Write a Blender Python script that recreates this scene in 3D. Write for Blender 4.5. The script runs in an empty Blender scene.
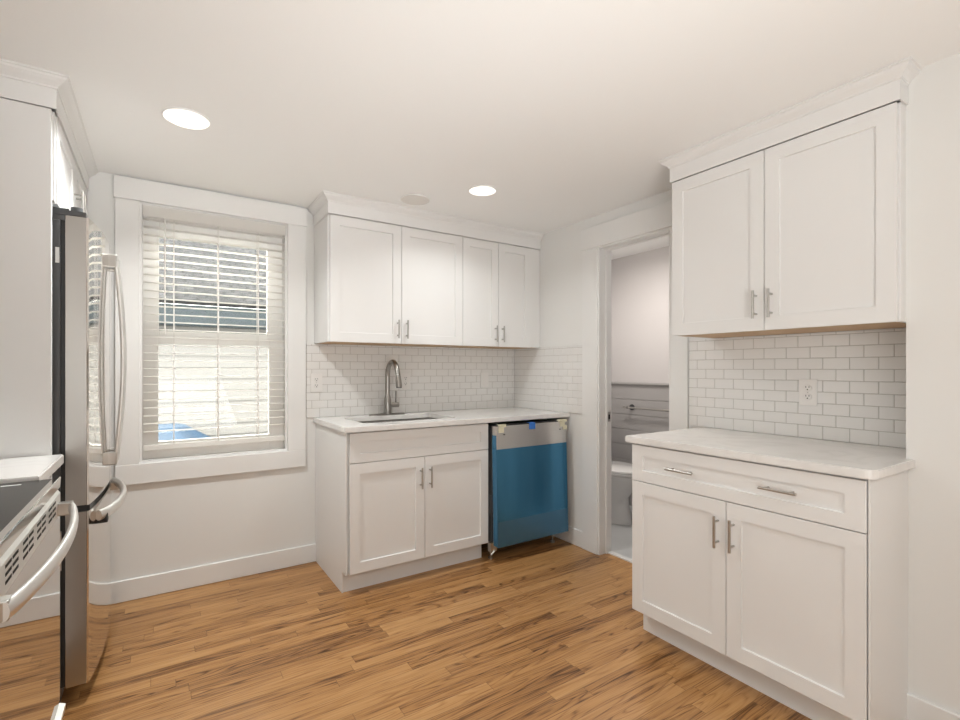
import bpy, bmesh, math, random
from mathutils import Vector, Matrix
random.seed(7)
S = bpy.context.scene
COL = S.collection
PI = math.pi

# ------------------------------------------------------------------ camera, sky, exposure
cam_d = bpy.data.cameras.new('camera'); cam = bpy.data.objects.new('camera', cam_d); COL.objects.link(cam)
cam.location = (-2.428, -3.187, 1.222)
cam.rotation_euler = (PI/2, 0, -0.5803)
cam_d.sensor_fit = 'HORIZONTAL'; cam_d.sensor_width = 36.0
cam_d.lens = 489.9/960*36.0
cam_d.shift_y = 9.0/960
cam_d.clip_start = 0.05
S.camera = cam
S.view_settings.view_transform = 'Standard'
S.view_settings.look = 'None'
S.view_settings.gamma = 1.0
S.view_settings.exposure = -0.13
S.view_settings.use_curve_mapping = False

W = bpy.data.worlds.new('sky'); S.world = W; W.use_nodes = True
W.node_tree.nodes['Background'].inputs[0].default_value = (1.0, 0.985, 0.96, 1)
W.node_tree.nodes['Background'].inputs[1].default_value = 8.0

LAMP_W = {'window': 14.0, 'door': 5.5, 'rear': 8.0}      # the recessed lamps; the rear ones are added fill
LAMP_COL = (.98, 1.0, .99)
def area(name, loc, rot, sx, sy, power, color):
    d = bpy.data.lights.new(name, 'AREA'); d.shape = 'RECTANGLE'; d.size = sx; d.size_y = sy
    d.energy = power; d.color = color
    o = bpy.data.objects.new(name, d); COL.objects.link(o); o.location = loc; o.rotation_euler = rot
    return o
# added unseen fill lights behind the camera, lifting ceiling, cabinets and walls
FILL_COL = (.985, 1.0, .99)
b_ = area('ceiling_fill', (-1.3, -4.9, .75), (PI/2+.37, 0, .20), 1.2, .7, 2.7, FILL_COL); b_.data.spread = .55
a_ = area('room_fill', (-2.1, -3.9, .80), (PI/2+.6, 0, -.4), 1.0, .8, 11.0, FILL_COL); a_.data.spread = 1.6
area('side_fill', (-3.3, -3.9, 1.4), (PI/2, 0, -PI/2), 1.6, 1.3, 19, FILL_COL)
# added light outside below the sill, aimed up to brighten ceiling and sash
area('sill_fill', (-2.14, 1.0, .15), (PI+.75, 0, 0), 1.6, .8, 45, (1.0, .97, .92))
# added light outside above the window, placed to make the slats glow
area('blind_fill', (-2.14, .80, 2.75), (-.6, 0, 0), 1.6, .8, 380, (1.0, .97, .92))

# ------------------------------------------------------------------ materials
def newmat(name):
    m = bpy.data.materials.new(name); m.use_nodes = True
    return m, m.node_tree.nodes, m.node_tree.links, m.node_tree.nodes['Principled BSDF']
def mat(name, col, rough=.5, metal=0., spec=.5, bump=0., bscale=60., var=0., coat=0., aniso=None, emit=None):
    m, N, L, P = newmat(name)
    P.inputs['Base Color'].default_value = (*col, 1); P.inputs['Roughness'].default_value = rough
    P.inputs['Metallic'].default_value = metal; P.inputs['Specular IOR Level'].default_value = spec
    P.inputs['Coat Weight'].default_value = coat
    tc = N.new('ShaderNodeTexCoord')
    nz = N.new('ShaderNodeTexNoise'); nz.inputs['Scale'].default_value = bscale; nz.inputs['Detail'].default_value = 3
    src = tc.outputs['Object']
    if aniso:
        mp = N.new('ShaderNodeMapping'); mp.inputs['Scale'].default_value = aniso
        L.new(src, mp.inputs['Vector']); src = mp.outputs['Vector']
    L.new(src, nz.inputs['Vector'])
    if bump:
        b = N.new('ShaderNodeBump'); b.inputs['Strength'].default_value = bump; b.inputs['Distance'].default_value = .002
        L.new(nz.outputs['Fac'], b.inputs['Height']); L.new(b.outputs['Normal'], P.inputs['Normal'])
    if var:
        mx = N.new('ShaderNodeMix'); mx.data_type = 'RGBA'
        mx.inputs[6].default_value = (*[c*(1-var) for c in col], 1); mx.inputs[7].default_value = (*[min(1, c*(1+var)) for c in col], 1)
        L.new(nz.outputs['Fac'], mx.inputs[0]); L.new(mx.outputs[2], P.inputs['Base Color'])
    if emit:
        P.inputs['Emission Color'].default_value = (*emit[0], 1); P.inputs['Emission Strength'].default_value = emit[1]
    return m
M = {}
M['wall'] = mat('wall paint', (.79, .785, .765), .6, bump=.05, bscale=220)
M['ceil'] = mat('ceiling paint', (.92, .92, .91), .75, bump=.04, bscale=200)
M['trim'] = mat('white trim paint', (.80, .795, .78), .38, bump=.02, bscale=40)
M['cab'] = mat('cabinet paint', (.80, .795, .785), .45, bump=.015, bscale=30)
M['inside'] = mat('cabinet inside', (.55, .48, .40), .6, var=.05)
M['ply'] = mat('plywood underside', (.55, .36, .20), .55, var=.25, bscale=9, aniso=(1, 14, 14))
M['tile'] = mat('glazed tile', (.80, .79, .77), .09, bump=.03, bscale=14)
M['grout'] = mat('grout', (.50, .475, .44), .9, var=.06)
M['steel'] = mat('brushed steel', (.70, .685, .665), .27, 1.0, bump=.03, bscale=25, aniso=(1, 1, 60))
M['mirror_steel'] = mat('polished steel', (.72, .69, .66), .07, 1.0, bump=.008, bscale=6)
M['door_side'] = mat('door side steel', (.46, .445, .425), .34, 1.0, bump=.03, bscale=20, aniso=(8, 8, .4))
M['chrome'] = mat('satin nickel', (.50, .485, .46), .28, 1.0, bump=.01)
M['nickel'] = mat('dark brushed nickel', (.34, .325, .305), .3, 1.0, bump=.01)
M['handle'] = mat('bright handle steel', (.84, .83, .81), .34, 1.0, bump=.01)
M['blackplas'] = mat('black plastic', (.016, .017, .019), .4, bump=.04, bscale=90)
M['greyplas'] = mat('dark grey plastic', (.07, .072, .075), .45, bump=.04, bscale=90)
M['glass_top'] = mat('black ceramic glass', (.022, .020, .018), .2, spec=.1, var=.08, bscale=300)
M['oven_glass'] = mat('mirrored oven glass', (.62, .59, .56), .03, 1.0)
M['slot'] = mat('vent slot', (.01, .01, .01), .8)
M['mark'] = mat('white printed mark', (.75, .75, .74), .5)
M['ringmark'] = mat('printed burner ring', (.16, .15, .14), .35)
M['porcelain'] = mat('porcelain', (.72, .71, .70), .12, bump=.005)
M['outlet'] = mat('white outlet plastic', (.80, .78, .755), .3)
M['vinyl'] = mat('white window vinyl', (.92, .905, .88), .35)
M['cord'] = mat('blind cord', (.85, .83, .80), .8)
M['tape'] = mat('blue painters tape', (.03, .16, .55), .6, bump=.1, bscale=150)
M['foam'] = mat('cream packing foam', (.70, .67, .50), .7, bump=.1, bscale=150)
M['sticker'] = mat('white sticker', (.7, .7, .68), .5)
M['lens'] = mat('lamp lens', (1, .97, .92), .5, emit=((1.0, .93, .84), 1.3))
M['lens_off'] = mat('unlit lamp lens', (.80, .775, .74), .5)
M['bath_wall'] = mat('grey bathroom paint', (.60, .575, .57), .45, bump=.05, bscale=180)
M['shiplap'] = mat('grey shiplap paint', (.40, .385, .38), .4, bump=.03)
M['bath_tile'] = mat('grey floor tile', (.45, .455, .455), .35, var=.12, bscale=5)
M['thresh'] = mat('marble threshold', (.70, .69, .67), .2, var=.05, bscale=8)
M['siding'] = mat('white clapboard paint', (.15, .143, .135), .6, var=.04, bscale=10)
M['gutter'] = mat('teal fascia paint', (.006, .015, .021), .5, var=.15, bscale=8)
M['tarp'] = mat('blue tarpaulin', (.010, .032, .062), .6, bump=.6, bscale=9, var=.5)
M['ground'] = mat('outside gravel', (.42, .41, .39), .9, var=.3, bscale=30, bump=.4)

def slat_mat():
    m, N, L, P = newmat('blind slat')
    P.inputs['Base Color'].default_value = (.90, .885, .86, 1); P.inputs['Roughness'].default_value = .4
    tc = N.new('ShaderNodeTexCoord'); nz = N.new('ShaderNodeTexNoise'); nz.inputs['Scale'].default_value = 30
    b = N.new('ShaderNodeBump'); b.inputs['Strength'].default_value = .02
    L.new(tc.outputs['Object'], nz.inputs['Vector']); L.new(nz.outputs['Fac'], b.inputs['Height']); L.new(b.outputs['Normal'], P.inputs['Normal'])
    t = N.new('ShaderNodeBsdfTranslucent'); t.inputs[0].default_value = (.98, .965, .935, 1)
    mx = N.new('ShaderNodeMixShader'); mx.inputs[0].default_value = .5
    L.new(P.outputs[0], mx.inputs[1]); L.new(t.outputs[0], mx.inputs[2]); L.new(mx.outputs[0], N['Material Output'].inputs[0])
    return m
M['slat'] = slat_mat()
def film_mat():
    m, N, L, P = newmat('blue protective film')
    P.inputs['Metallic'].default_value = .75; P.inputs['Roughness'].default_value = .22
    tc = N.new('ShaderNodeTexCoord'); mp = N.new('ShaderNodeMapping'); mp.inputs['Scale'].default_value = (7, 7, .7)
    nz = N.new('ShaderNodeTexNoise'); nz.inputs['Scale'].default_value = 1.6; nz.inputs['Detail'].default_value = 4
    mx = N.new('ShaderNodeMix'); mx.data_type = 'RGBA'
    mx.inputs[6].default_value = (.038, .175, .32, 1); mx.inputs[7].default_value = (.095, .29, .48, 1)
    b = N.new('ShaderNodeBump'); b.inputs['Strength'].default_value = .12; b.inputs['Distance'].default_value = .004
    L.new(tc.outputs['Object'], mp.inputs[0]); L.new(mp.outputs[0], nz.inputs['Vector'])
    L.new(nz.outputs['Fac'], mx.inputs[0]); L.new(mx.outputs[2], P.inputs['Base Color'])
    L.new(nz.outputs['Fac'], b.inputs['Height']); L.new(b.outputs['Normal'], P.inputs['Normal'])
    return m
M['film'] = film_mat()
M['film2'] = mat('greyish film', (.085, .21, .34), .25, .65, bump=.1, bscale=8)
def pane_mat():
    m, N, L, P = newmat('window glass')
    N.remove(P)
    t = N.new('ShaderNodeBsdfTransparent'); g = N.new('ShaderNodeBsdfGlossy'); g.inputs['Roughness'].default_value = .02
    f = N.new('ShaderNodeFresnel'); f.inputs['IOR'].default_value = 1.45
    mx = N.new('ShaderNodeMixShader'); out = N['Material Output']
    t.inputs[0].default_value = (.95, .97, .96, 1)
    L.new(f.outputs[0], mx.inputs[0]); L.new(t.outputs[0], mx.inputs[1]); L.new(g.outputs[0], mx.inputs[2]); L.new(mx.outputs[0], out.inputs[0])
    return m
M['pane'] = pane_mat()
def quartz_mat():
    m, N, L, P = newmat('white quartz')
    P.inputs['Roughness'].default_value = .16
    tc = N.new('ShaderNodeTexCoord'); nz = N.new('ShaderNodeTexNoise'); nz.inputs['Scale'].default_value = 3.5; nz.inputs['Detail'].default_value = 8; nz.inputs['Distortion'].default_value = 1.2
    r = N.new('ShaderNodeValToRGB'); e = r.color_ramp.elements
    e[0].position = .44; e[0].color = (.80, .785, .765, 1); e[1].position = .56; e[1].color = (.80, .785, .765, 1)
    k = r.color_ramp.elements.new(.5); k.color = (.755, .74, .72, 1)
    L.new(tc.outputs['Object'], nz.inputs['Vector']); L.new(nz.outputs['Fac'], r.inputs[0]); L.new(r.outputs[0], P.inputs['Base Color'])
    return m
M['quartz'] = quartz_mat()
def math_node(N, L, op, a, b=None, clamp=False):
    n = N.new('ShaderNodeMath'); n.operation = op; n.use_clamp = clamp
    for i, v in enumerate((a, b)):
        if v is None: continue
        if isinstance(v, (int, float)): n.inputs[i].default_value = v
        else: L.new(v, n.inputs[i])
    return n.outputs[0]
def floor_mat():
    m, N, L, P = newmat('oak strip floor')
    tc = N.new('ShaderNodeTexCoord'); sx = N.new('ShaderNodeSeparateXYZ'); L.new(tc.outputs['Object'], sx.inputs[0])
    X, Y = sx.outputs[0], sx.outputs[1]
    mt = lambda op, a, b=None, c=False: math_node(N, L, op, a, b, c)
    yr = mt('DIVIDE', Y, .0572); row = mt('FLOOR', yr); fy = mt('FRACT', yr)
    wn = N.new('ShaderNodeTexWhiteNoise'); wn.noise_dimensions = '1D'; L.new(row, wn.inputs['W'])
    off = mt('MULTIPLY', wn.outputs['Value'], 9.0)
    xr = mt('ADD', mt('DIVIDE', X, .78), off); col = mt('FLOOR', xr); fx = mt('FRACT', xr)
    cmb = N.new('ShaderNodeCombineXYZ'); L.new(row, cmb.inputs[0]); L.new(col, cmb.inputs[1])
    w2 = N.new('ShaderNodeTexWhiteNoise'); w2.noise_dimensions = '3D'; L.new(cmb.outputs[0], w2.inputs['Vector'])
    rnd = w2.outputs['Value']
    # grain coordinates shifted per board
    def noise(sx_, sy_, k1, k2, detail, dist=0., rough=.5):
        g = N.new('ShaderNodeCombineXYZ')
        L.new(mt('ADD', mt('MULTIPLY', X, sx_), mt('MULTIPLY', rnd, k1)), g.inputs[0])
        L.new(mt('ADD', mt('MULTIPLY', Y, sy_), mt('MULTIPLY', rnd, k2)), g.inputs[1])
        n = N.new('ShaderNodeTexNoise'); n.inputs['Scale'].default_value = 1.0; n.inputs['Detail'].default_value = detail
        n.inputs['Distortion'].default_value = dist; n.inputs['Roughness'].default_value = rough
        L.new(g.outputs[0], n.inputs['Vector']); return n.outputs['Fac']
    broad = noise(1.6, 34, 37, 91, 4, .3)
    fine = noise(7, 330, 17, 53, 3, 0., .6)
    # cathedral figure: contour lines of a stretched field
    fld = noise(1.1, 13, 23, 71, 1)
    ring = mt('ABSOLUTE', mt('SUBTRACT', mt('FRACT', mt('MULTIPLY', fld, 16.0)), .5))
    ring = mt('SUBTRACT', 1.0, mt('MULTIPLY', ring, 4.0, True))
    ringm = mt('MULTIPLY', ring, noise(3, 60, 5, 9, 2))
    streak = mt('MULTIPLY', mt('SUBTRACT', noise(2.2, 95, 61, 29, 3), .60), 5.0, True)
    tone = mt('ADD', mt('MULTIPLY', rnd, .22), mt('ADD', mt('MULTIPLY', broad, .50), mt('ADD', mt('MULTIPLY', fine, .52), -.01)))
    tone = mt('SUBTRACT', tone, mt('ADD', mt('MULTIPLY', ringm, .28), mt('MULTIPLY', streak, .13)))
    r = N.new('ShaderNodeValToRGB'); el = r.color_ramp.elements
    el[0].position = .30; el[0].color = (.07, .027, .008, 1)
    el[1].position = .92; el[1].color = (.55, .325, .140, 1)
    for p, c in ((.42, (.20, .088, .028)), (.52, (.35, .172, .059)), (.66, (.45, .237, .088))):
        k = r.color_ramp.elements.new(p); k.color = (*c, 1)
    L.new(tone, r.inputs[0])
    ey = mt('MINIMUM', fy, mt('SUBTRACT', 1.0, fy)); ex = mt('MINIMUM', fx, mt('SUBTRACT', 1.0, fx))
    gap = mt('MINIMUM', mt('MULTIPLY', ey, 30.0, True), mt('MULTIPLY', ex, 400.0, True), True)
    mx = N.new('ShaderNodeMix'); mx.data_type = 'RGBA'; mx.inputs[6].default_value = (.10, .045, .018, 1)
    L.new(mt('ADD', mt('MULTIPLY', gap, .62), .38), mx.inputs[0]); L.new(r.outputs[0], mx.inputs[7]); L.new(mx.outputs[2], P.inputs['Base Color'])
    b = N.new('ShaderNodeBump'); b.inputs['Strength'].default_value = .25; b.inputs['Distance'].default_value = .0015
    L.new(mt('ADD', gap, mt('MULTIPLY', fine, .25)), b.inputs['Height']); L.new(b.outputs['Normal'], P.inputs['Normal'])
    P.inputs['Roughness'].default_value = .34; P.inputs['Specular IOR Level'].default_value = .4
    return m
M['floor'] = floor_mat()
def shingle_mat():
    m, N, L, P = newmat('asphalt shingles')
    tc = N.new('ShaderNodeTexCoord'); br = N.new('ShaderNodeTexBrick')
    br.inputs['Scale'].default_value = 1; br.inputs['Brick Width'].default_value = .17; br.inputs['Row Height'].default_value = .085
    br.inputs['Mortar Size'].default_value = .014; br.inputs['Color1'].default_value = (.028, .027, .028, 1); br.inputs['Color2'].default_value = (.085, .082, .083, 1)
    br.inputs['Mortar'].default_value = (.003, .003, .004, 1); br.inputs['Bias'].default_value = .1
    nz = N.new('ShaderNodeTexNoise'); nz.inputs['Scale'].default_value = 14; nz.inputs['Detail'].default_value = 4
    mx = N.new('ShaderNodeMix'); mx.data_type = 'RGBA'; mx.blend_type = 'MULTIPLY'; mx.inputs[0].default_value = .8
    rp = N.new('ShaderNodeValToRGB'); rp.color_ramp.elements[0].position = .35; rp.color_ramp.elements[0].color = (.35, .35, .36, 1); rp.color_ramp.elements[1].position = .6
    L.new(tc.outputs['Object'], br.inputs['Vector']); L.new(tc.outputs['Object'], nz.inputs['Vector']); L.new(nz.outputs['Fac'], rp.inputs[0])
    L.new(br.outputs['Color'], mx.inputs[6]); L.new(rp.outputs[0], mx.inputs[7]); L.new(mx.outputs[2], P.inputs['Base Color'])
    P.inputs['Roughness'].default_value = .9
    return m
M['shingle'] = shingle_mat()

# ------------------------------------------------------------------ mesh helpers
class MB:
    def __init__(s): s.bm = bmesh.new()
    def _add(s, verts, faces):
        vs = [s.bm.verts.new(v) for v in verts]
        fs = []
        for f in faces:
            try: fs.append(s.bm.faces.new([vs[i] for i in f]))
            except ValueError: pass
        return vs, fs
    def box(s, x0, x1, y0, y1, z0, z1, bev=0., seg=1):
        x0, x1 = min(x0, x1), max(x0, x1); y0, y1 = min(y0, y1), max(y0, y1); z0, z1 = min(z0, z1), max(z0, z1)
        v = [(x, y, z) for x in (x0, x1) for y in (y0, y1) for z in (z0, z1)]
        vs, fs = s._add(v, [(0, 1, 3, 2), (4, 6, 7, 5), (0, 4, 5, 1), (2, 3, 7, 6), (0, 2, 6, 4), (1, 5, 7, 3)])
        if bev:
            es = list({e for f in fs for e in f.edges})
            bmesh.ops.bevel(s.bm, geom=es, offset=bev, segments=seg, affect='EDGES', profile=.6, clamp_overlap=True)
        return s
    def prism(s, pts, z0, z1, axis='z'):
        n = len(pts)
        def P(p, z): return (p[0], p[1], z) if axis == 'z' else ((z, p[0], p[1]) if axis == 'x' else (p[0], z, p[1]))
        v = [P(p, z0) for p in pts] + [P(p, z1) for p in pts]
        s._add(v, [tuple(range(n))[::-1], tuple(range(n, 2*n))] + [(i, (i+1) % n, n+(i+1) % n, n+i) for i in range(n)])
        return s
    def tube(s, path, r, seg=12, caps=True, sx=1., sy=1., up=None):
        path = [Vector(p) for p in path]; n = len(path)
        rr = r if isinstance(r, (list, tuple)) else [r]*n
        rings = []; nrm = None
        for i, p in enumerate(path):
            t = (path[min(i+1, n-1)]-path[max(i-1, 0)]).normalized()
            if nrm is None:
                a = Vector(up) if up else (Vector((0, 0, 1)) if abs(t.z) < .9 else Vector((1, 0, 0)))
                nrm = (a-t*a.dot(t)).normalized()
            else: nrm = (nrm-t*nrm.dot(t)).normalized()
            bn = t.cross(nrm)
            rings.append([s.bm.verts.new(p+nrm*math.cos(2*PI*k/seg)*rr[i]*sx+bn*math.sin(2*PI*k/seg)*rr[i]*sy) for k in range(seg)])
        for a, b in zip(rings, rings[1:]):
            for k in range(seg): s.bm.faces.new((a[k], a[(k+1) % seg], b[(k+1) % seg], b[k]))
        if caps:
            s.bm.faces.new(rings[0][::-1]); s.bm.faces.new(rings[-1])
        return s
    def lathe(s, prof, c=(0, 0), seg=32, sx=1., sy=1.):
        rings = []
        for (r, z) in prof:
            rings.append([s.bm.verts.new((c[0]+r*sx*math.cos(2*PI*k/seg), c[1]+r*sy*math.sin(2*PI*k/seg), z)) for k in range(seg)])
        for a, b in zip(rings, rings[1:]):
            for k in range(seg): s.bm.faces.new((a[k], a[(k+1) % seg], b[(k+1) % seg], b[k]))
        s.bm.faces.new(rings[0][::-1]); s.bm.faces.new(rings[-1])
        return s
    def loft(s, rings):
        R = [[s.bm.verts.new(p) for p in r] for r in rings]; n = len(R[0])
        for a, b in zip(R, R[1:]):
            for k in range(n): s.bm.faces.new((a[k], a[(k+1) % n], b[(k+1) % n], b[k]))
        s.bm.faces.new(R[0][::-1]); s.bm.faces.new(R[-1])
        return s
    def panel_with_hole(s, outer, inner, z0, z1, bev=.003):
        bm = bmesh.new()
        def loop(pts):
            v = [bm.verts.new((p[0], p[1], z1)) for p in pts]
            return [bm.edges.new((v[i], v[(i+1) % len(v)])) for i in range(len(v))]
        es = loop(outer)
        if inner: es += loop(inner)
        r = bmesh.ops.triangle_fill(bm, edges=es, use_beauty=True, use_dissolve=False)
        fs = [f for f in bm.faces]
        e = bmesh.ops.extrude_face_region(bm, geom=fs)
        for v in [g for g in e['geom'] if isinstance(g, bmesh.types.BMVert)]: v.co.z = z0
        bmesh.ops.recalc_face_normals(bm, faces=bm.faces)
        if bev:
            ed = [q for q in bm.edges if len(q.link_faces) == 2 and q.calc_face_angle(0) > 1.0 and abs(q.verts[0].co.z-q.verts[1].co.z) < 1e-5]
            bmesh.ops.bevel(bm, geom=ed, offset=bev, segments=2, affect='EDGES')
        me = bpy.data.meshes.new('tmp'); bm.to_mesh(me); bm.free(); s.bm.from_mesh(me); bpy.data.meshes.remove(me)
        return s
    def shaker(s, x0, x1, z0, z1, yf, th=.019, rail=.057, dep=.008):
        """a shaker panel: front at yf (towards -y), recessed centre"""
        rx = min(rail, (x1-x0)*.3); rz = min(rail, (z1-z0)*.3)
        O = [(x0, z0), (x1, z0), (x1, z1), (x0, z1)]
        e = .0012
        O2 = [(x0+e, z0+e), (x1-e, z0+e), (x1-e, z1-e), (x0+e, z1-e)]
        I = [(x0+rx, z0+rz), (x1-rx, z0+rz), (x1-rx, z1-rz), (x0+rx, z1-rz)]
        q = .0015
        I2 = [(x0+rx+q, z0+rz+q), (x1-rx-q, z0+rz+q), (x1-rx-q, z1-rz-q), (x0+rx+q, z1-rz-q)]
        v = [(p[0], yf+th, p[1]) for p in O]+[(p[0], yf+e, p[1]) for p in O]+[(p[0], yf, p[1]) for p in O2]+[(p[0], yf, p[1]) for p in I]+[(p[0], yf+dep, p[1]) for p in I2]
        f = [(3, 2, 1, 0)]
        for a in (0, 4, 8, 12):
            for i in range(4): f.append((a+i, a+(i+1) % 4, a+4+(i+1) % 4, a+4+i))
        f.append((16, 17, 18, 19))
        s._add(v, f)
        return s
    def build(s, name, m, parent=None, smooth=False, loc=None, rot=None, autosmooth=None):
        bmesh.ops.recalc_face_normals(s.bm, faces=s.bm.faces)
        me = bpy.data.meshes.new(name); s.bm.to_mesh(me); s.bm.free()
        me.materials.append(m)
        if smooth:
            for p in me.polygons: p.use_smooth = True
            me.set_sharp_from_angle(angle=math.radians(autosmooth or 40))
        o = bpy.data.objects.new(name, me); COL.objects.link(o)
        if parent: o.parent = parent
        if loc: o.location = loc
        if rot: o.rotation_euler = rot
        return o
def tag(o, label=None, cat=None, group=None, kind=None):
    if label: o['label'] = label
    if cat: o['category'] = cat
    if group: o['group'] = group
    if kind: o['kind'] = kind
    return o
def thing(name, label, cat, loc=(0, 0, 0), rz=0., group=None):
    o = bpy.data.objects.new(name, None); COL.objects.link(o); o.empty_display_size = .1
    o.location = loc; o.rotation_euler = (0, 0, rz)
    return tag(o, label, cat, group)
def struct(name, mb, m, **k):
    return tag(mb.build(name, m, **k), kind='structure')
def copy_tree(o, parent=None):
    c = o.copy(); COL.objects.link(c)
    if parent: c.parent = parent
    for ch in [x for x in bpy.data.objects if x.parent == o]: copy_tree(ch, c)
    return c

# ------------------------------------------------------------------ dimensions
ZC = 2.239            # ceiling
XL = -3.40            # left wall
YR = -6.2             # rear wall
JX, JY = -.274, -2.58  # the wall that steps forward beyond the right-hand cabinets
TOP = .914
DY0, DY1, DZ = -.916, -1.466, 2.024      # bathroom door opening
WX0, WX1, WZ0, WZ1 = -2.514, -1.764, .718, 2.114   # window opening
WT = .15

# ------------------------------------------------------------------ setting
struct('floor', MB().box(XL-.1, .06, YR-.1, .02, -.06, 0), M['floor'])
struct('ceiling', MB().box(XL-.1, 1.25, YR-.1, .15, ZC, ZC+.1), M['ceil'])
w = MB()
w.box(XL-.1, WX0, 0, WT, 0, ZC); w.box(WX1, 1.25, 0, WT, 0, ZC); w.box(WX0, WX1, 0, WT, 0, WZ0); w.box(WX0, WX1, 0, WT, WZ1, ZC)
struct('wall_back', w, M['wall'])
w = MB()
w.box(0, .1, DY0+.012, 0, 0, ZC); w.box(0, .1, JY, DY1-.012, 0, ZC); w.box(0, .1, DY1-.012, DY0+.012, DZ+.012, ZC)
struct('wall_right', w, M['wall'])
struct('wall_front_right', MB().box(JX, .1, YR-.1, JY, 0, ZC), M['wall'])
struct('wall_left', MB().box(XL-.1, XL, YR-.1, 0, 0, ZC), M['wall'])
struct('wall_rear', MB().box(XL-.1, .1, YR-.1, YR, 0, ZC), M['wall'])

# baseboards
BH = .112
def bb(mb, x0, x1, y0, y1): mb.box(x0, x1, y0, y1, 0, BH, .003)
w = MB(); bb(w, -2.7, -1.589, -.015, 0); struct('baseboard_back', w, M['trim'])
w = MB(); bb(w, -.015, 0, -.778, -.002); struct('baseboard_right', w, M['trim'])
w = MB(); bb(w, JX-.015, JX, YR, JY-.003); struct('baseboard_front_right', w, M['trim'])
w = MB(); bb(w, XL, XL+.015, YR, -2.2); struct('baseboard_left', w, M['trim'])

# window: casing, jambs, sashes
win = MB()
win.box(WX0-.105, WX0, -.02, 0, WZ0, WZ1, .002); win.box(WX1, WX1+.108, -.02, 0, WZ0, WZ1, .002)
win.box(WX0-.112, WX1+.114, -.026, 0, WZ1, 2.226, .002)
win.box(WX0-.105, WX1+.108, -.022, 0, .612, WZ0, .002)
window = struct('window_1', win, M['trim'])
j = MB(); t_ = .012
j.box(WX0, WX0+t_, -.004, WT, WZ0, WZ1); j.box(WX1-t_, WX1, -.004, WT, WZ0, WZ1); j.box(WX0+t_, WX1-t_, -.004, WT, WZ1-t_, WZ1); j.box(WX0+t_, WX1-t_, -.004, WT, WZ0, WZ0+t_)
j.build('jamb', M['trim'], window)
SX0, SX1 = WX0+t_, WX1-t_
def sash(name, y0, y1, z0, z1, st, top, bot):
    s = MB()
    s.box(SX0, SX0+st, y0, y1, z0, z1, .002); s.box(SX1-st-.012, SX1, y0, y1, z0, z1, .002)
    s.box(SX0+st, SX1-st-.012, y0, y1, z0, z0+bot, .002); s.box(SX0+st, SX1-st-.012, y0, y1, z1-top, z1, .002)
    o = s.build(name, M['vinyl'], window)
    MB().box(SX0+st-.004, SX1-st-.008, (y0+y1)/2-.002, (y0+y1)/2+.002, z0+bot-.004, z1-top+.004).build('pane', M['pane'], o)
    return o
sash('upper_sash', .085, .12, 1.385, WZ1-t_, .075, .13, .05)
sash('lower_sash', .045, .08, WZ0+t_, 1.405, .072, .045, .09)
MB().box(-2.18, -2.10, .036, .0445, 1.392, 1.405, .002).build('sash_lock', M['vinyl'], window)

# door casing of the bathroom
d = MB()
d.box(-.02, 0, -.916, -.780, 0, 2.024, .002); d.box(-.02, 0, -1.573, -1.466, 0, 2.024, .002)
d.box(-.027, 0, -1.585, -.772, 2.024, 2.166, .002)
door = struct('door_1', d, M['trim'])
d = MB()
d.box(-.012, .104, DY0-.012, DY0+.012, 0, DZ+.012); d.box(-.012, .104, DY1-.012, DY1+.012, 0, DZ+.012); d.box(-.012, .104, DY1+.012, DY0-.012, DZ-.012, DZ+.012)
d.box(.045, .06, DY0-.022, DY0-.012, 0, DZ-.012, .001); d.box(.045, .06, DY1+.012, DY1+.022, 0, DZ-.012, .001); d.box(.045, .06, DY1+.022, DY0-.022, DZ-.022, DZ-.012, .001)
d.build('jamb', M['trim'], door)
sp = MB().box(.066, .092, DY0-.0155, DY0-.012, .872, .935, .001).build('strike_plate', M['chrome'], door)
MB().box(.073, .086, DY0-.0165, DY0-.0155, .888, .919).build('latch_hole', M['slot'], sp)

# bathroom shell
struct('floor_bathroom', MB().box(.10, 1.25, -2.2, 0, -.06, .004), M['bath_tile'])
struct('trim_2', MB().box(.06, .10, DY1+.012, DY0-.012, -.06, .010, .003), M['thresh'])
BX = 1.10
b = MB(); b.box(BX, BX+.1, -2.2, 0, 1.09, ZC)
struct('wall_bathroom', b, M['bath_wall'])
b = MB()
for k in range(8):
    z1 = 1.085-.136*k; z0 = max(z1-.132, .004)
    b.box(BX-.012, BX+.1, -2.2, -.001, z0, z1, .002)
    if z0 > .01: b.box(BX-.006, BX+.1, -2.2, -.001, z0-.0045, z0)
o = struct('wall_shiplap', b, M['shiplap'])
struct('trim_1', MB().box(BX-.035, BX, -2.2, -.001, 1.085, 1.105, .003), M['shiplap'])
struct('wall_bathroom_side', MB().box(.1, 1.25, -2.3, -2.2, 0, ZC), M['bath_wall'])
struct('wall_bathroom_inner', MB().box(.1001, .106, -2.2, DY1-.02, 0, ZC), M['bath_wall'])
struct('wall_bathroom_end', MB().box(.106, BX-.02, -.008, -.0005, 0, ZC), M['bath_wall'])

# outside
struct('ground', MB().box(-12, 8, .2, 14, -.9, -.6), M['ground'])

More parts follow.
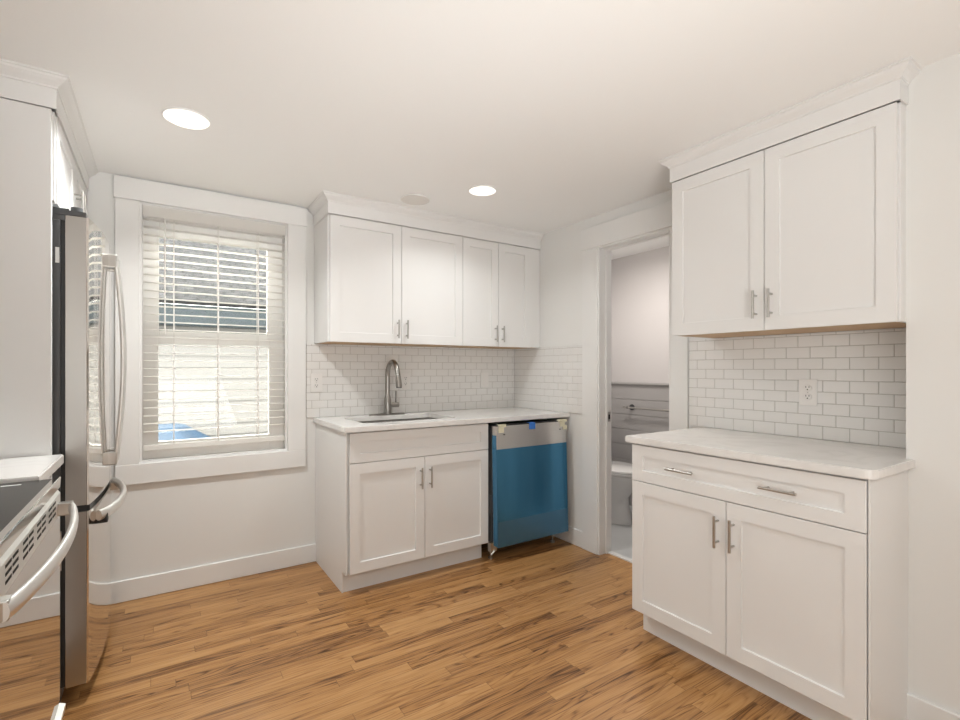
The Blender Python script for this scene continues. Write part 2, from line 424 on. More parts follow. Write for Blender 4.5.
# ------------------------------------------------------------------ cabinet builders (local: x along the front, front towards -y, wall at y = 0)
def pull(parent, c, length=.125, vertical=True, yf=0.):
    """a bar pull standing off a front at y = yf"""
    x, z = c; mb = MB(); r = .0052; h = length/2; y = yf-.030
    if vertical:
        mb.tube([(x, y, z-h), (x, y, z+h)], r, 12)
        for dz in (-h*.66, h*.66): mb.tube([(x, yf, z+dz), (x, y, z+dz)], .0042, 10)
    else:
        mb.tube([(x-h, y, z), (x+h, y, z)], r, 12)
        for dx in (-h*.66, h*.66): mb.tube([(x+dx, yf, z), (x+dx, y, z)], .0042, 10)
    return mb.build('handle', M['chrome'], parent, True)
def front(kind, root, x0, x1, z0, z1, yf, m=None):
    return MB().shaker(x0, x1, z0, z1, yf).build(kind, m or M['cab'], root)
def carcass(root, Wd, D, z0, z1, bottom='inside', rec=0., endl=0., endr=0.):
    t = .016; yf = -(D-.0205)
    s = MB(); s.box(0, t, yf, -.002, z0, z1); s.box(Wd-t, Wd, yf, -.002, z0, z1)
    s.box(t, Wd-t, -.012, -.002, z0, z1); s.box(t, Wd-t, yf, yf+.018, z1-.03, z1); s.box(t, Wd-t, -.1, -.012, z1-.016, z1)
    o = s.build('carcass', M['cab'], root)
    MB().box(t, Wd-t, yf, -.012, z0+rec, z0+rec+.014).build('bottom_panel', M['ply' if bottom == 'ply' else 'inside'], root)
    return o
G = .0016
def base_cabinet(name, label, loc, rz, Wd, D, ztop, x_pulls=(), el=0., er=0., drawer=True, zsplit=.712, toe_l=0., toe_r=0.):
    r = thing(name, label, 'cabinet', loc, rz)
    z0 = .118; yf = -D
    carcass(r, Wd, D, z0, ztop)
    k = MB(); k.box(toe_l, Wd-toe_r, -(D-.082), -(D-.098), 0, z0)
    k.build('toe_kick', M['cab'], r)
    a, b = el+G, Wd-er-G
    dr = front('drawer_front', r, a, b, zsplit+.0025, ztop-.006, yf)
    for x in x_pulls: pull(dr, (x, (zsplit+ztop)/2), .125, False, yf+.008)
    mid = (a+b)/2
    for s_, (p, q) in enumerate(((a, mid-G), (mid+G, b))):
        dd = front('door', r, p, q, z0+.002, zsplit-.001, yf)
        pull(dd, ((q-.029) if s_ == 0 else (p+.029), .592), .122, True, yf)
    return r
def end_panel(r, x0, x1, D, ztop, notch=True):
    if notch: pts = [(-.002, 0), (-(D-.075), 0), (-(D-.075), .117), (-(D-.006), .117), (-(D-.006), ztop), (-.002, ztop)]
    else: pts = [(-.002, 0), (-D, 0), (-D, ztop), (-.002, ztop)]
    return MB().prism(pts, x0, x1, 'x').build('end_panel', M['cab'], r)
def wall_cabinet(name, label, loc, rz, Wd, D, z0, z1, el=0., er=0., hz=.088):
    r = thing(name, label, 'cabinet', loc, rz)
    yf = -D
    carcass(r, Wd, D, z0, z1, 'ply', rec=-.0015)
    a, b = el+G, Wd-er-G; mid = (a+b)/2
    for s_, (p, q) in enumerate(((a, mid-G), (mid+G, b))):
        dd = front('door', r, p, q, z0-.0015, z1-.002, yf)
        pull(dd, ((q-.029) if s_ == 0 else (p+.029), z0+hz), .116, True, yf)
    return r

# ------------------------------------------------------------------ sink wall
XB0, XB1 = -1.587, -.679
r = base_cabinet('base_cabinet', 'white shaker sink base cabinet with two doors, left of the dishwasher', (XB0, 0, 0), 0, XB1-XB0, .618, .882, el=.010, er=.0)
end_panel(r, -.006, -.0005, .618, .882)

def rrect(x0, x1, y0, y1, rad, n=6):
    pts = []
    for cx, cy, a in ((x1-rad, y1-rad, 0), (x0+rad, y1-rad, 90), (x0+rad, y0+rad, 180), (x1-rad, y0+rad, 270)):
        for k in range(n+1):
            t = math.radians(a+90*k/n); pts.append((cx+rad*math.cos(t), cy+rad*math.sin(t)))
    return pts
SK = (-1.455, -.845, -.505, -.135)
c = MB().panel_with_hole([(XB0-.024, -.001), (XB0-.024, -.643), (-.003, -.643), (-.003, -.001)], rrect(SK[0], SK[1], SK[2], SK[3], .03), TOP-.030, TOP)
tag(c.build('countertop', M['quartz']), 'white quartz countertop holding the sink, over the dishwasher', 'countertop')
# undermount sink
sk = MB()
rings = []
for (o_, z) in ((.012, .8835), (.012, .880), (-.004, .8795), (-.004, .86), (-.012, .72), (-.035, .706), (-.16, .703)):
    rings.append([(p[0], p[1], z) for p in rrect(SK[0]-o_, SK[1]+o_, SK[2]-o_, SK[3]+o_, max(.03+o_, .012))])
R = [[sk.bm.verts.new(p) for p in q] for q in rings]
for a, b in zip(R[2:], R[3:]):
    for k in range(len(a)): sk.bm.faces.new((a[k], a[(k+1) % len(a)], b[(k+1) % len(a)], b[k]))
for a, b in ((R[0], R[2]),):
    for k in range(len(a)): sk.bm.faces.new((a[k], a[(k+1) % len(a)], b[(k+1) % len(a)], b[k]))
sk.bm.faces.new(R[-1])
sink = tag(sk.build('kitchen_sink', M['steel'], None, True), 'stainless steel undermount sink set in the white countertop', 'sink')
MB().lathe([(.042, .7035), (.042, .7055), (.03, .7057), (.026, .7045)], (-1.15, -.30), 24).build('drain', M['chrome'], sink, True)

# faucet
FX, FY = -1.145, -.100
f = thing('faucet', 'brushed nickel gooseneck pull-down faucet behind the sink', 'faucet', (FX, FY, TOP))
MB().lathe([(.03, 0), (.03, .009), (.027, .011)], (0, 0), 28, 4.3, .95).build('base_plate', M['nickel'], f, True)
MB().lathe([(.027, .008), (.027, .06), (.025, .095), (.019, .125), (.016, .135)], (0, 0), 28).build('body', M['nickel'], f, True)
path = [(0, 0, .13), (0, 0, .20), (0, 0, .250)]
cr = .083
for k in range(1, 15):
    t = PI*(1-k/14*.94); path.append((0, -cr-cr*math.cos(t), .262+cr*math.sin(t)*1.12))
e = path[-1]; path.append((0, e[1]-.008, e[2]-.018))
MB().tube(path, .016, 18).build('spout', M['nickel'], f, True)
e = path[-1]
MB().tube([e, (0, e[1]-.004, e[2]-.02), (0, e[1]-.013, e[2]-.062), (0, e[1]-.014, e[2]-.070)], [.017, .0185, .021, .019], 18).build('spray_head', M['nickel'], f, True)
MB().tube([(0, e[1]-.0145, e[2]-.070), (0, e[1]-.0148, e[2]-.074)], [.018, .0175], 18).build('nozzle', M['blackplas'], f, True)
MB().tube([(.02, 0, .066), (.078, 0, .066)], .017, 18).tube([(.062, 0, .075), (.060, -.004, .160)], [.008, .0075], 12).build('lever_handle', M['nickel'], f, True)

# dishwasher (not yet pushed in)
dw = thing('dishwasher', 'stainless dishwasher with blue protective film on its door, under the counter', 'dishwasher', (-.664, 0, 0))
MB().box(.012, .578, -.60, -.03, .105, .855).build('tub', M['greyplas'], dw)
DT = Matrix.Rotation(math.radians(-1.5), 4, 'X')
def dwpart(mb, name, m, par=dw):
    bmesh.ops.transform(mb.bm, matrix=Matrix.Translation((0, -.70, .105)) @ DT, verts=mb.bm.verts)
    return mb.build(name, m, par)
dp = dwpart(MB().box(0, .592, 0, .052, 0, .758, .004, 2), 'door', M['steel'])
dwpart(MB().box(.004, .588, .004, .048, .7585, .764), 'control_strip', M['blackplas'])
dwpart(MB().box(-.0012, .5915, -.0016, -.0004, .012, .612).box(-.0016, -.0004, -.0016, .045, .006, .70), 'protective_film', M['film'], dp)
dwpart(MB().box(.0, .592, -.0024, -.0017, .002, .160), 'lower_film', M['film2'], dp)
dwpart(MB().box(.018, .058, -.0045, -.0005, .715, .762, .001).box(.018, .075, -.0045, .02, .750, .7665, .001), 'corner_foam', M['foam'], dp)
dwpart(MB().box(.535, .575, -.0045, -.0005, .722, .762, .001).box(.520, .596, -.0045, .02, .754, .7705, .001).box(.560, .597, -.004, .0, .70, .73, .001), 'corner_foam', M['foam'], dp)
dwpart(MB().box(.265, .315, -.002, -.0003, .722, .7645).box(.27, .31, -.002, .03, .7645, .766), 'tape', M['tape'], dp)
dwpart(MB().box(.055, .068, -.002, -.0003, .700, .705), 'screw_slot', M['slot'], dp)
dwpart(MB().box(.527, .542, -.002, -.0003, .703, .708), 'screw_slot', M['slot'], dp)
MB().box(.004, .010, -.63, -.1, .12, .84).box(-.006, .003, -.635, -.60, .30, .42).build('side_insulation', M['greyplas'], dw)
for x, y in ((.03, -.575), (.56, -.575), (.03, -.08), (.56, -.08)):
    MB().lathe([(.016, 0), (.016, .010), (.006, .013), (.006, .11)], (x, y), 14).build('leg', M['chrome'], dw, True)
MB().box(.0, .05, -.62, -.585, .055, .115, .003).tube([(.0, -.625, .04), (.03, -.62, .06), (.02, -.60, .1)], .006, 8).build('junction_box', M['chrome'], dw)
for x in (.045, .53): MB().box(x, x+.018, -.61, -.55, .855, .870).build('mounting_bracket', M['chrome'], dw)

# upper cabinets over the sink
ZU0, ZU1, DU = 1.384, 2.128, .322
wall_cabinet('wall_cabinet', 'wide white two-door wall cabinet above the sink and faucet', (-1.602, 0, 0), 0, .912, DU, ZU0, ZU1, el=.008)
r = wall_cabinet('wall_cabinet', 'narrower white two-door wall cabinet above the dishwasher, in the corner', (-.690, 0, 0), 0, .687, DU, ZU0, ZU1, er=.089)
MB().box(.687-.088, .6865, -DU+.004, -DU+.022, ZU0, ZU1).build('filler_strip', M['cab'], r)

PROF = [(0, 2.129), (.006, 2.129), (.006, 2.196), (.010, 2.197), (.011, 2.203), (.018, 2.209), (.028, 2.216), (.036, 2.224), (.038, 2.231), (.044, 2.233), (.044, ZC-.0005), (0, ZC-.0005)]
def crown(name, label, path, prof=PROF):
    """path runs so that outwards is on its right-hand side"""
    P = [Vector((p[0], p[1])) for p in path]; n = len(P)
    def nrm(a, b): t = (b-a).normalized(); return Vector((t.y, -t.x))
    rings = []
    for i in range(n):
        if i == 0: o = nrm(P[0], P[1]); k = 1
        elif i == n-1: o = nrm(P[-2], P[-1]); k = 1
        else:
            n1, n2 = nrm(P[i-1], P[i]), nrm(P[i], P[i+1]); o = (n1+n2).normalized(); k = 1/max(.2, o.dot(n1))
        rings.append([(P[i].x+o.x*d*k, P[i].y+o.y*d*k, z) for d, z in prof])
    return tag(MB().loft(rings).build(name, M['cab']), label, 'molding')
crown('crown_molding', 'white crown molding on top of the cabinets above the sink', [(-1.602, -.001), (-1.602, -DU), (-.001, -DU)])

# tile backsplashes: every tile in relief on a grout bed
TP, TH_ = .0993, .0498
def tiles(x0, x1, z0, z1, phase, zrow, holes=()):
    mb = MB(); g = .0011
    k0 = int(math.floor((z0-zrow)/TH_)); k1 = int(math.ceil((z1-zrow)/TH_))
    for k in range(k0, k1+1):
        za, zb = zrow+k*TH_+g, zrow+(k+1)*TH_-g
        za, zb = max(za, z0), min(zb, z1)
        if zb-za < .013 and zb < (z0+z1)/2: continue
        if za-.013 < z0: za = z0
        if zb-za < .004: continue
        ph = phase+(TP/2 if k % 2 else 0)
        i0 = int(math.floor((x0-ph)/TP)); i1 = int(math.ceil((x1-ph)/TP))
        for i in range(i0, i1+1):
            xa, xb = max(ph+i*TP+g, x0), min(ph+(i+1)*TP-g, x1)
            if xb-xa < .004: continue
            mb.box(xa, xb, -.0085, -.003, za, zb, .0012)
    return mb
def backsplash(label, loc, rz, L, z0, z1, phase, zrow):
    o = tag(tiles(0, L, z0, z1, phase, zrow).build('tile_backsplash', M['tile'], None, loc=loc, rot=(0, 0, rz)), label, 'backsplash')
    MB().box(0, L, -.0068, -.0005, z0, z1).build('grout', M['grout'], o)
    return o
ZR = 1.370-TH_*14
XS0 = -1.652
backsplash('white subway tile backsplash behind the faucet and sink', (XS0, 0, 0), 0, -XS0-.010, TOP+.001, ZU0-.003, (-1.519-XS0), ZR)
backsplash('white subway tile return on the side wall beside the doorway', (0, -.001, 0), -PI/2, .776, TOP+.001, ZU0+.003, .03, ZR)
backsplash('white subway tile backsplash between the cabinets right of the doorway', (0, -1.575, 0), -PI/2, 1.003, TOP+.001, ZU0-.003, .099, ZR)

# outlets
def outlet(label, loc, rz, blank=False):
    o = thing('wall_outlet', label, 'outlet', loc, rz, )
    MB().box(-.0365, .0365, -.0062, 0, -.0585, .0585, .0025, 2).build('cover_plate', M['outlet'], o)
    if blank:
        MB().box(-.017, .017, -.0085, -.006, -.034, .034, .001).build('rocker', M['outlet'], o)
    else:
        for dz in (-.0195, .0195):
            rc = MB().lathe([(.0165, 0), (.0165, .002), (.0155, .003)], (0, 0), 24, 1, .82)
            bmesh.ops.transform(rc.bm, matrix=Matrix.Translation((0, -.006, dz)) @ Matrix.Rotation(PI/2, 4, 'X'), verts=rc.bm.verts)
            rc = rc.build('receptacle', M['outlet'], o, True)
            s = MB(); s.box(-.0075, -.005, -.0095, -.0085, dz+.001, dz+.008); s.box(.005, .0075, -.0095, -.0085, dz+.001, dz+.008); s.box(-.0025, .0025, -.0095, -.0085, dz-.009, dz-.004)
            s.build('slots', M['slot'], rc)
        MB().box(-.002, .002, -.0072, -.006, -.002, .002).build('screw', M['chrome'], o)
    return o
outlet('white duplex outlet on the sink backsplash next to the window casing', (-1.590, -.0085, 1.135), 0)
outlet('white duplex outlet on the sink backsplash just right of the faucet', (-.975, -.0085, 1.137), 0)
outlet('white rocker switch plate on the sink backsplash near the corner', (-.305, -.0085, 1.135), 0, True)
outlet('white duplex outlet on the tile over the empty right-hand counter', (-.0085, -2.164, 1.118), -PI/2)

# ------------------------------------------------------------------ right-hand cabinets
YA, YB = -1.683, -2.58
r = base_cabinet('base_cabinet', 'white shaker base cabinet with a drawer and two doors, right of the doorway', (0, YA, 0), -PI/2, YA-YB, .606, .882, x_pulls=(.255, .642), er=.0015)
end_panel(r, YA-YB+.0005, YA-YB+.006, .606, .882).location.y = 0
rc = []
for k in range(7):
    t = math.radians(180+90*k/6); rc.append((-.622+.035+.035*math.cos(t), -2.604+.035+.035*math.sin(t)))
out = [(-.001, -1.659), (-.622, -1.659)]+rc+[(JX-.001, -2.604), (JX-.001, -2.579), (-.001, -2.579)]
tag(MB().panel_with_hole(out, None, TOP-.030, TOP).build('countertop', M['quartz']), 'bare white quartz countertop with a rounded corner on the right-hand base cabinet', 'countertop')
wall_cabinet('wall_cabinet', 'white two-door wall cabinet over the counter right of the doorway', (0, -1.705, 0), -PI/2, .875, .342, ZU0, ZU1, er=.005, hz=.105)
crown('crown_molding', 'white crown molding on the cabinet right of the doorway', [(-.001, -1.705), (-.342, -1.705), (-.342, -2.58), (JX-.001, -2.58)])

# ------------------------------------------------------------------ fridge bay on the left wall
PX = -2.741
tp = MB().box(XL+.001, PX, -.942, -.925, 0, 2.128, .001)
tag(tp.build('tall_panel', M['cab']), 'tall white side panel beside the refrigerator', 'panel')
# local x of left-wall units runs towards +Y
r = wall_cabinet('wall_cabinet', 'white two-door cabinet above the refrigerator', (XL, -.924, 0), PI/2, .922, .668, 1.815, ZU1, el=.035, hz=.117)
MB().box(.003, .034, -.664, -.648, 1.815, ZU1).build('filler_strip', M['cab'], r)
crown('crown_molding', 'white crown molding above the refrigerator and its side panel', [(XL+.001, -.944), (-2.732, -.944), (-2.732, -.001)])

# fridge
fr = thing('refrigerator', 'stainless bottom-freezer refrigerator with curved handles in the cabinet bay', 'refrigerator', (-3.05, -.475, 0))
def FL(x, y): return (x+3.05, y+.475)
def fbox(mb, x0, x1, y0, y1, z0, z1, bev=0): mb.box(x0+3.05, x1+3.05, y0+.475, y1+.475, z0, z1, bev, 2); return mb
fbox(MB(), -3.36, -2.722, -.908, -.035, .03, 1.755, .004).build('body', M['greyplas'], fr)
fbox(MB(), -2.722, -2.709, -.898, -.045, .08, 1.765).build('gasket', M['blackplas'], fr)
def bulge(y0, y1, z0, z1, name, par, xb=-2.7085):
    yc, hw = -.4665, .4335
    n = 20; pts = [(xb, y0), ]
    fr_ = []
    for k in range(n+1):
        y = y0+(y1-y0)*k/n
        q = (y-yc)/hw
        fr_.append((-2.611-.031*q*q, y))
    if y0 < -.85: fr_ = [(fr_[0][0]-.006, y0)]+[(fr_[0][0]-.001, y0+.003)]+fr_[1:]
    pts = [(xb, y0)]+fr_+[(xb, y1)]
    pts = [(p[0]+3.05, p[1]+.475) for p in pts]
    return MB().prism(pts, z0, z1).build(name, M['mirror_steel'], par, True, autosmooth=30)
dn = bulge(-.900, -.469, .725, 1.775, 'door', fr)
df = bulge(-.464, -.033, .725, 1.775, 'door', fr)
fz = bulge(-.900, -.033, .074, .702, 'freezer_drawer', fr)
for o_, (z0, z1) in ((dn, (.726, 1.774)), (fz, (.075, .701))):
    fbox(MB(), -2.708, -2.6495, -.9012, -.9001, z0, z1).build('side_cap', M['door_side'], o_)
fbox(MB(), -2.705, -2.640, -.895, -.04, .703, .724).build('divider', M['blackplas'], fr)
def door_handle(par, y, z0, z1):
    n = 22; path = []
    for k in range(n+1):
        q = k/n; path.append((-2.588+.028*math.sin(PI*q)+3.05, y+.475, z0+(z1-z0)*q))
    mb = MB().tube(path, .012, 14, sx=.75, sy=1.1, up=(1, 0, 0))
    h = mb.build('handle', M['handle'], par, True)
    for z in (z0+.025, z1-.025):
        fbox(MB(), -2.618, -2.582, y-.016, y+.016, z-.028, z+.028, .004).build('mount', M['chrome'], h)
door_handle(dn, -.515, .808, 1.718)
door_handle(df, -.418, .808, 1.718)
n = 24; path = []
for k in range(n+1):
    q = k/n; path.append((-2.622+.061*math.sin(PI*q)**.6+3.05, -.81+.67*q+.475, .660))
h = MB().tube(path, .018, 14, sx=.7, sy=1.15, up=(1, 0, 0)).build('handle', M['handle'], fz, True)
for y in (-.775, -.155):
    fbox(MB(), -2.634, -2.594, y-.020, y+.020, .624, .662, .004).build('mount', M['blackplas' if y < -.5 else 'chrome'], h)  # near mount black: its dark reflection is put into the colour
hg = MB()
hg.prism([FL(-2.735, -.905), FL(-2.650, -.905), FL(-2.650, -.865), FL(-2.735, -.80)], 1.776, 1.792)
hg.tube([(-2.678+3.05, -.885+.475, 1.79), (-2.678+3.05, -.885+.475, 1.808)], .018, 18)
hg.build('hinge', M['greyplas'], fr, True)
fbox(MB(), -2.79, -2.70, -.895, -.50, 1.7905, 1.800).build('hinge_cover', M['greyplas'], fr)
fbox(MB(), -2.85, -2.70, -.90, -.06, 1.755, 1.790, .003).build('top_cover', M['greyplas'], fr)
fbox(MB(), -2.735, -2.724, -.909, -.908, 1.60, 1.655).build('label_sticker', M['sticker'], fr)
fbox(MB(), -3.30, -2.74, -.88, -.06, 0, .03).build('base_grille', M['blackplas'], fr)

# small base cabinet and counter between fridge panel and range
lb = thing('base_cabinet', 'narrow white base cabinet between the refrigerator panel and the range', 'cabinet', (XL, -1.362, 0), PI/2)
carcass(lb, .418, .655, .118, .885)
MB().box(0, .418, -.573, -.557, 0, .118).build('toe_kick', M['cab'], lb)
dr = front('drawer_front', lb, .002, .416, .7145, .879, -.655); pull(dr, (.209, .797), .125, False, -.647)
dd = front('door', lb, .002, .416, .120, .711, -.655); pull(dd, (.387, .592), .135, True, -.655)
tag(MB().panel_with_hole([(XL+.001, -.944), (XL+.001, -1.368), (-2.7075, -1.368), (-2.7075, -.944)], None, .889, .923).build('countertop', M['quartz']), 'short strip of white quartz countertop beside the black cooktop', 'countertop')

# range
RY0, RY1 = -2.132, -1.372
ra = thing('range', 'stainless slide-in electric range with black glass cooktop and vented oven door', 'range', (-3.03, (RY0+RY1)/2, 0))
RX = 3.03; RYC = -(RY0+RY1)/2
def rb(mb, x0, x1, y0, y1, z0, z1, bev=0., seg=1): mb.box(x0+RX, x1+RX, y0+RYC, y1+RYC, z0, z1, bev, seg); return mb
def rprism(prof, y0, y1):
    return MB().prism([(x+RX, z) for x, z in prof], y0+RYC, y1+RYC, 'y')
rb(MB(), -3.38, -2.712, RY0+.002, RY1-.002, .03, .895).build('body', M['greyplas'], ra)
rb(MB(), -3.38, -2.676, RY0+.004, RY1-.004, .895, .9135, .002).build('cooktop', M['glass_top'], ra)
ct = [c_ for c_ in bpy.data.objects if c_.name == 'cooktop'][0]
for (cx, cy, rad) in ((-2.86, -1.56, .085), (-2.86, -1.94, .11), (-3.18, -1.56, .11), (-3.18, -1.94, .085)):
    rg = MB(); ns = 40
    v0 = [rg.bm.verts.new((cx+RX+math.cos(2*PI*k/ns)*rad, cy+RYC+math.sin(2*PI*k/ns)*rad, .9138)) for k in range(ns)]
    v1 = [rg.bm.verts.new((cx+RX+math.cos(2*PI*k/ns)*(rad-.0025), cy+RYC+math.sin(2*PI*k/ns)*(rad-.0025), .9138)) for k in range(ns)]
    for k in range(ns): rg.bm.faces.new((v0[k], v0[(k+1) % ns], v1[(k+1) % ns], v1[k]))
    rg.build('burner_ring', M['ringmark'], ct)
rb(MB(), -2.775, -2.735, -1.428, -1.418, .9136, .9140).build('printed_mark', M['mark'], ct)
rprism([(-2.676, .917), (-2.663, .917), (-2.6605, .9145), (-2.662, .888), (-2.690, .886), (-2.690, .897), (-2.676, .897)], RY0, RY1).build('front_trim', M['mirror_steel'], ra)
rb(MB(), -2.711, -2.684, RY0+.003, RY1-.003, .868, .886).build('control_recess', M['blackplas'], ra)
od = rb(MB(), -2.711, -2.662, RY0+.001, RY1-.001, .285, .812, .003, 2).build('oven_door', M['oven_glass'], ra)
rprism([(-2.711, .813), (-2.6615, .813), (-2.6615, .872), (-2.668, .882), (-2.711, .882)], RY0+.001, RY1-.001).build('vent_trim', M['handle'], od)
for c_ in range(5):
    y = -1.475-c_*.14
    vs = MB()
    for rr in range(3):
        for kk in range(2):
            rb(vs, -2.6625, -2.6608, y-.052+kk*.054-.022, y-.052+kk*.054+.022, .829+rr*.015, .835+rr*.015)
    vs.build('vent_slots', M['slot'], od)
n = 26; path = []
for k in range(n+1):
    q = k/n; path.append((-2.637+.036*math.sin(PI*q)**.75+RX, -1.392-.72*q+RYC, .832))
h = MB().tube(path, .013, 16, sx=.7, sy=1.25, up=(1, 0, 0)).build('handle', M['handle'], od, True)
for y in (-1.405, -2.098):
    rb(MB(), -2.664, -2.630, y-.014, y+.014, .815, .850, .003, 2).build('mount', M['chrome'], h)
dw_ = rb(MB(), -2.711, -2.664, RY0+.001, RY1-.001, .085, .278, .003, 2).build('storage_drawer', M['steel'], ra)
rprism([(-2.664, .250), (-2.650, .258), (-2.650, .270), (-2.664, .276)], RY0+.001, RY1-.001).build('handle_lip', M['handle'], dw_)
for y in (RY0+.05, RY1-.05):
    for x in (-3.32, -2.78):
        MB().lathe([(.018, 0), (.018, .012), (.008, .015), (.008, .03)], (x+RX, y+RYC), 14).build('leg', M['blackplas'], ra, True)

# ------------------------------------------------------------------ window blind
ZT, ZB = WZ1-t_, .812
bl = thing('window_blind', 'white horizontal slat blind hung open in the window', 'blind', ((SX0+SX1)/2, 0, ZB))
bcx = (SX0+SX1)/2
def bbx(mb, x0, x1, y0, y1, z0, z1, bev=0): mb.box(x0-bcx, x1-bcx, y0, y1, z0-ZB, z1-ZB, bev); return mb
bbx(MB(), SX0+.002, SX1-.002, -.016, -.008, ZT-.062, ZT-.001, .0015).build('valance', M['slat'], bl)
bbx(MB(), SX0+.004, SX1-.004, -.006, .036, ZT-.045, ZT-.002).build('headrail', M['slat'], bl)
sl = MB(); nsl = 28; zt = ZT-.068
pitch = (zt-(ZB+.030))/nsl
for k in range(nsl):
    z = zt-pitch*k
    # slightly crowned slat
    pts = [(-.008, z-.001), (.004, z+.0012), (.016, z+.002), (.028, z+.0012), (.038, z-.001), (.038, z-.0035), (.028, z-.0013), (.016, z-.0005), (.004, z-.0013), (-.008, z-.0035)]
    sl.prism([(p[0], p[1]-ZB) for p in pts], SX0+.005-bcx, SX1-.005-bcx, 'x')
sl.build('slats', M['slat'], bl)
bbx(MB(), SX0+.005, SX1-.005, -.010, .038, ZB-.030, ZB, .004).build('bottom_rail', M['slat'], bl)
for x in (-2.358, -2.141, -1.930):
    l_ = MB()
    bbx(l_, x-.0025, x+.0025, -.0105, -.0085, ZB-.002, ZT-.05); bbx(l_, x-.0025, x+.0025, .0385, .0400, ZB-.002, ZT-.05)
    l_.build('ladder_cord', M['cord'], bl)
MB().tube([(-2.400-bcx, -.020, ZT-.062-ZB), (-2.400-bcx, -.021, 1.41-ZB)], .0035, 8).build('tilt_wand', M['cord'], bl)

# ------------------------------------------------------------------ ceiling lights
def downlight(label, x, y, rad, lit=True, group=None, power=0.):
    o = thing('downlight', label, 'ceiling light', (x, y, ZC), 0, group)
    MB().lathe([(rad*.96, -.006), (rad*.985, -.008), (rad, -.006), (rad, -.0002), (rad*.96, -.0002)][::-1], (0, 0), 48).build('trim_ring', M['trim'], o, True)
    MB().lathe([(rad*.97, -.0045), (rad*.97, -.0062), (rad*.5, -.0070)], (0, 0), 48).build('lens', M['lens' if lit else 'lens_off'], o, True)
    if lit:
        d = bpy.data.lights.new('lamp', 'AREA'); d.shape = 'DISK'; d.size = rad*1.7; d.energy = power; d.color = LAMP_COL; d.spread = math.radians(142)
        l = bpy.data.objects.new('lamp', d); COL.objects.link(l); l.parent = o; l.location = (0, 0, -.012)
    return o
downlight('lit round recessed ceiling light nearest the window', -2.333, -.876, .084, power=LAMP_W['window'])
downlight('lit round recessed ceiling light nearest the doorway', -.890, -.867, .078, power=LAMP_W['door'])
downlight('unlit flat round ceiling light above the sink', -1.146, -.523, .088, False)
for i, (x, y) in enumerate(((-2.75, -3.9), (-1.3, -3.9), (-2.75, -5.3), (-1.3, -5.3))):  # added lamps out of view, there to brighten the kitchen
    downlight('added unseen ceiling lamp behind the camera, filling the room', x, y, .088, True, 'added lamps behind the camera', LAMP_W['rear'])

# ------------------------------------------------------------------ bathroom things
to = thing('toilet', 'white toilet seen through the doorway', 'toilet', (.66, -.012, .004))
def ell(cx, cy, a, bf, bb_, z, n=36):
    """plan outline: half width a, front reach bf (towards -y), back reach bb_"""
    r_ = []
    for k in range(n):
        t = 2*PI*k/n; s_ = math.sin(t)
        r_.append((cx+a*math.cos(t), cy+(bb_ if s_ > 0 else bf)*s_, z))
    return r_
MB().loft([ell(0, -.38, .125, .235, .28, 0), ell(0, -.38, .122, .232, .28, .02), ell(0, -.38, .105, .205, .27, .11), ell(0, -.38, .108, .20, .27, .20),
           ell(0, -.40, .150, .24, .26, .285), ell(0, -.42, .180, .275, .25, .345), ell(0, -.43, .186, .285, .25, .385), ell(0, -.43, .180, .280, .245, .392)]).build('bowl', M['porcelain'], to, True, autosmooth=50)
MB().loft([ell(0, -.43, .186, .288, .235, .394), ell(0, -.43, .190, .292, .237, .400), ell(0, -.43, .190, .292, .237, .410), ell(0, -.43, .186, .288, .235, .414)]).build('seat', M['porcelain'], to, True)
MB().loft([ell(0, -.43, .186, .288, .235, .416), ell(0, -.43, .190, .292, .237, .420), ell(0, -.43, .188, .290, .237, .430), ell(0, -.43, .170, .268, .22, .438)]).build('lid', M['porcelain'], to, True)
MB().box(-.20, .20, -.185, -.004, .36, .70, .02, 3).build('tank', M['porcelain'], to, True)
MB().box(-.21, .21, -.195, -.002, .70, .735, .01, 3).build('tank_lid', M['porcelain'], to, True)
MB().tube([(-.15, -.186, .64), (-.15, -.215, .64), (-.085, -.217, .632)], .008, 10).build('flush_lever', M['chrome'], to, True)
MB().lathe([(.012, .0), (.012, .012), (.005, .018)], (-.118, -.45), 12).build('bolt_cap', M['porcelain'], to, True)
tb = thing('towel_bar', 'brushed metal towel bar on the grey shiplap bathroom wall', 'towel bar', (BX-.012, -.27, .883))
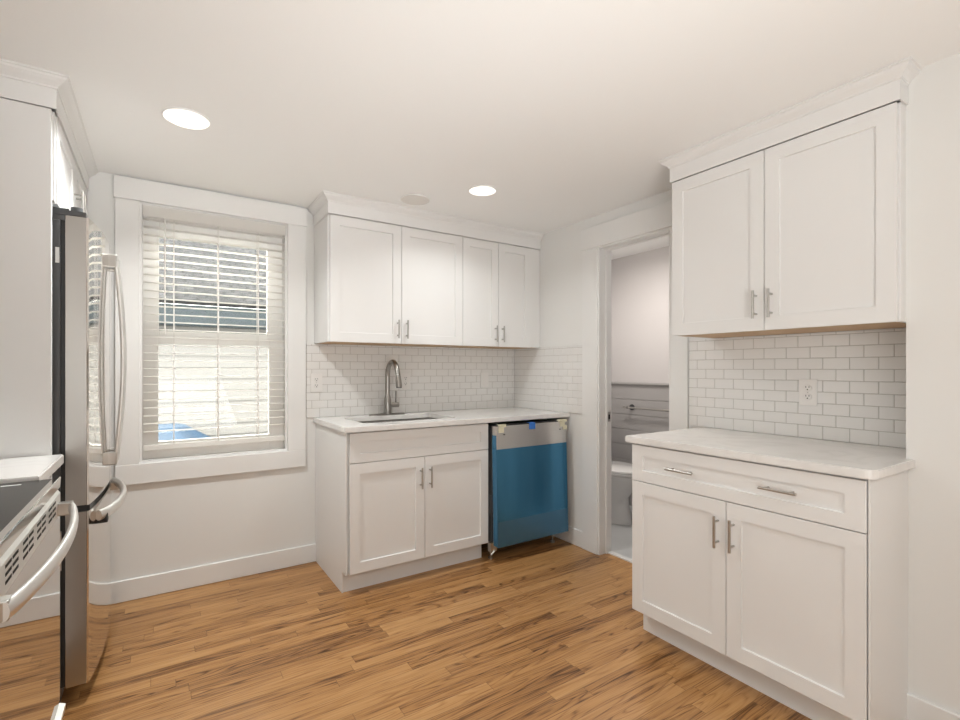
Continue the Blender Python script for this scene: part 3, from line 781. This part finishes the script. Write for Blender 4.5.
for y in (-.02, -.60):
    p_ = MB().tube([(0, y, 0), (-.008, y, 0), (-.010, y, 0)], [.026, .026, .02], 20).tube([(-.008, y, 0), (-.07, y, 0)], .009, 12)
    p_.build('post', M['greyplas'], tb, True)
MB().tube([(-.062, .03, 0), (-.062, -.65, 0)], .0085, 12).build('rail', M['chrome'], tb, True)
ld = bpy.data.lights.new('bath_fill', 'AREA'); ld.shape = 'DISK'; ld.size = .2; ld.energy = 14.5; ld.color = (1, .94, .88)  # added out of view to light the bathroom
bo = thing('added_bath_fixture', 'added unseen flush ceiling lamp brightening the bathroom', 'ceiling light', (.36, -.74, ZC))
MB().lathe([(.14, -.0005), (.15, -.02), (.13, -.06), (.05, -.075)], (0, 0), 32).build('fill_shade', M['lens'], bo, True)
l = bpy.data.objects.new('bath_fill', ld); COL.objects.link(l); l.parent = bo; l.location = (0, 0, -.082)

# ------------------------------------------------------------------ outside the window
NY = 2.5
nh = thing('neighbor_house', 'neighboring house with grey shingle roof and white siding outside the window', 'house', (-2.2, NY, -.6))
wl = MB()
zz = -.6
for k in range(20):
    z0 = -.6+.115*k
    wl.prism([(NY-NY, z0+.6), (NY-NY-.018, z0+.6), (NY-NY-.004, z0+.115+.6), (NY-NY, z0+.115+.6)], -6, 5, 'x')
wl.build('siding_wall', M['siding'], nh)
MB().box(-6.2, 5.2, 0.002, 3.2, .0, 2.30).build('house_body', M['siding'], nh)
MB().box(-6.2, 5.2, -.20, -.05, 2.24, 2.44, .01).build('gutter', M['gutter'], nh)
rf = MB().box(-6.3, 5.3, 0, 4.2, 0, .05).build('roof', M['shingle'], nh)
rf.location = (0, -.22, 2.44); rf.rotation_euler = (math.radians(25), 0, 0)
tm = MB()
tm.loft([[(-.75+.75*math.cos(a)*s_, .5*math.sin(a)*s_*.8, z) for a in [2*PI*k/18 for k in range(18)]] for s_, z in ((1., 0), (1.04, .4), (.97, .85), (.84, 1.2), (.55, 1.34), (.15, 1.38))])
tag(tm.build('tarp_mound', M['tarp'], None, True, loc=(-1.90, 1.80, -.6)), 'blue tarp covering a low heap outside the lower window', 'tarp')
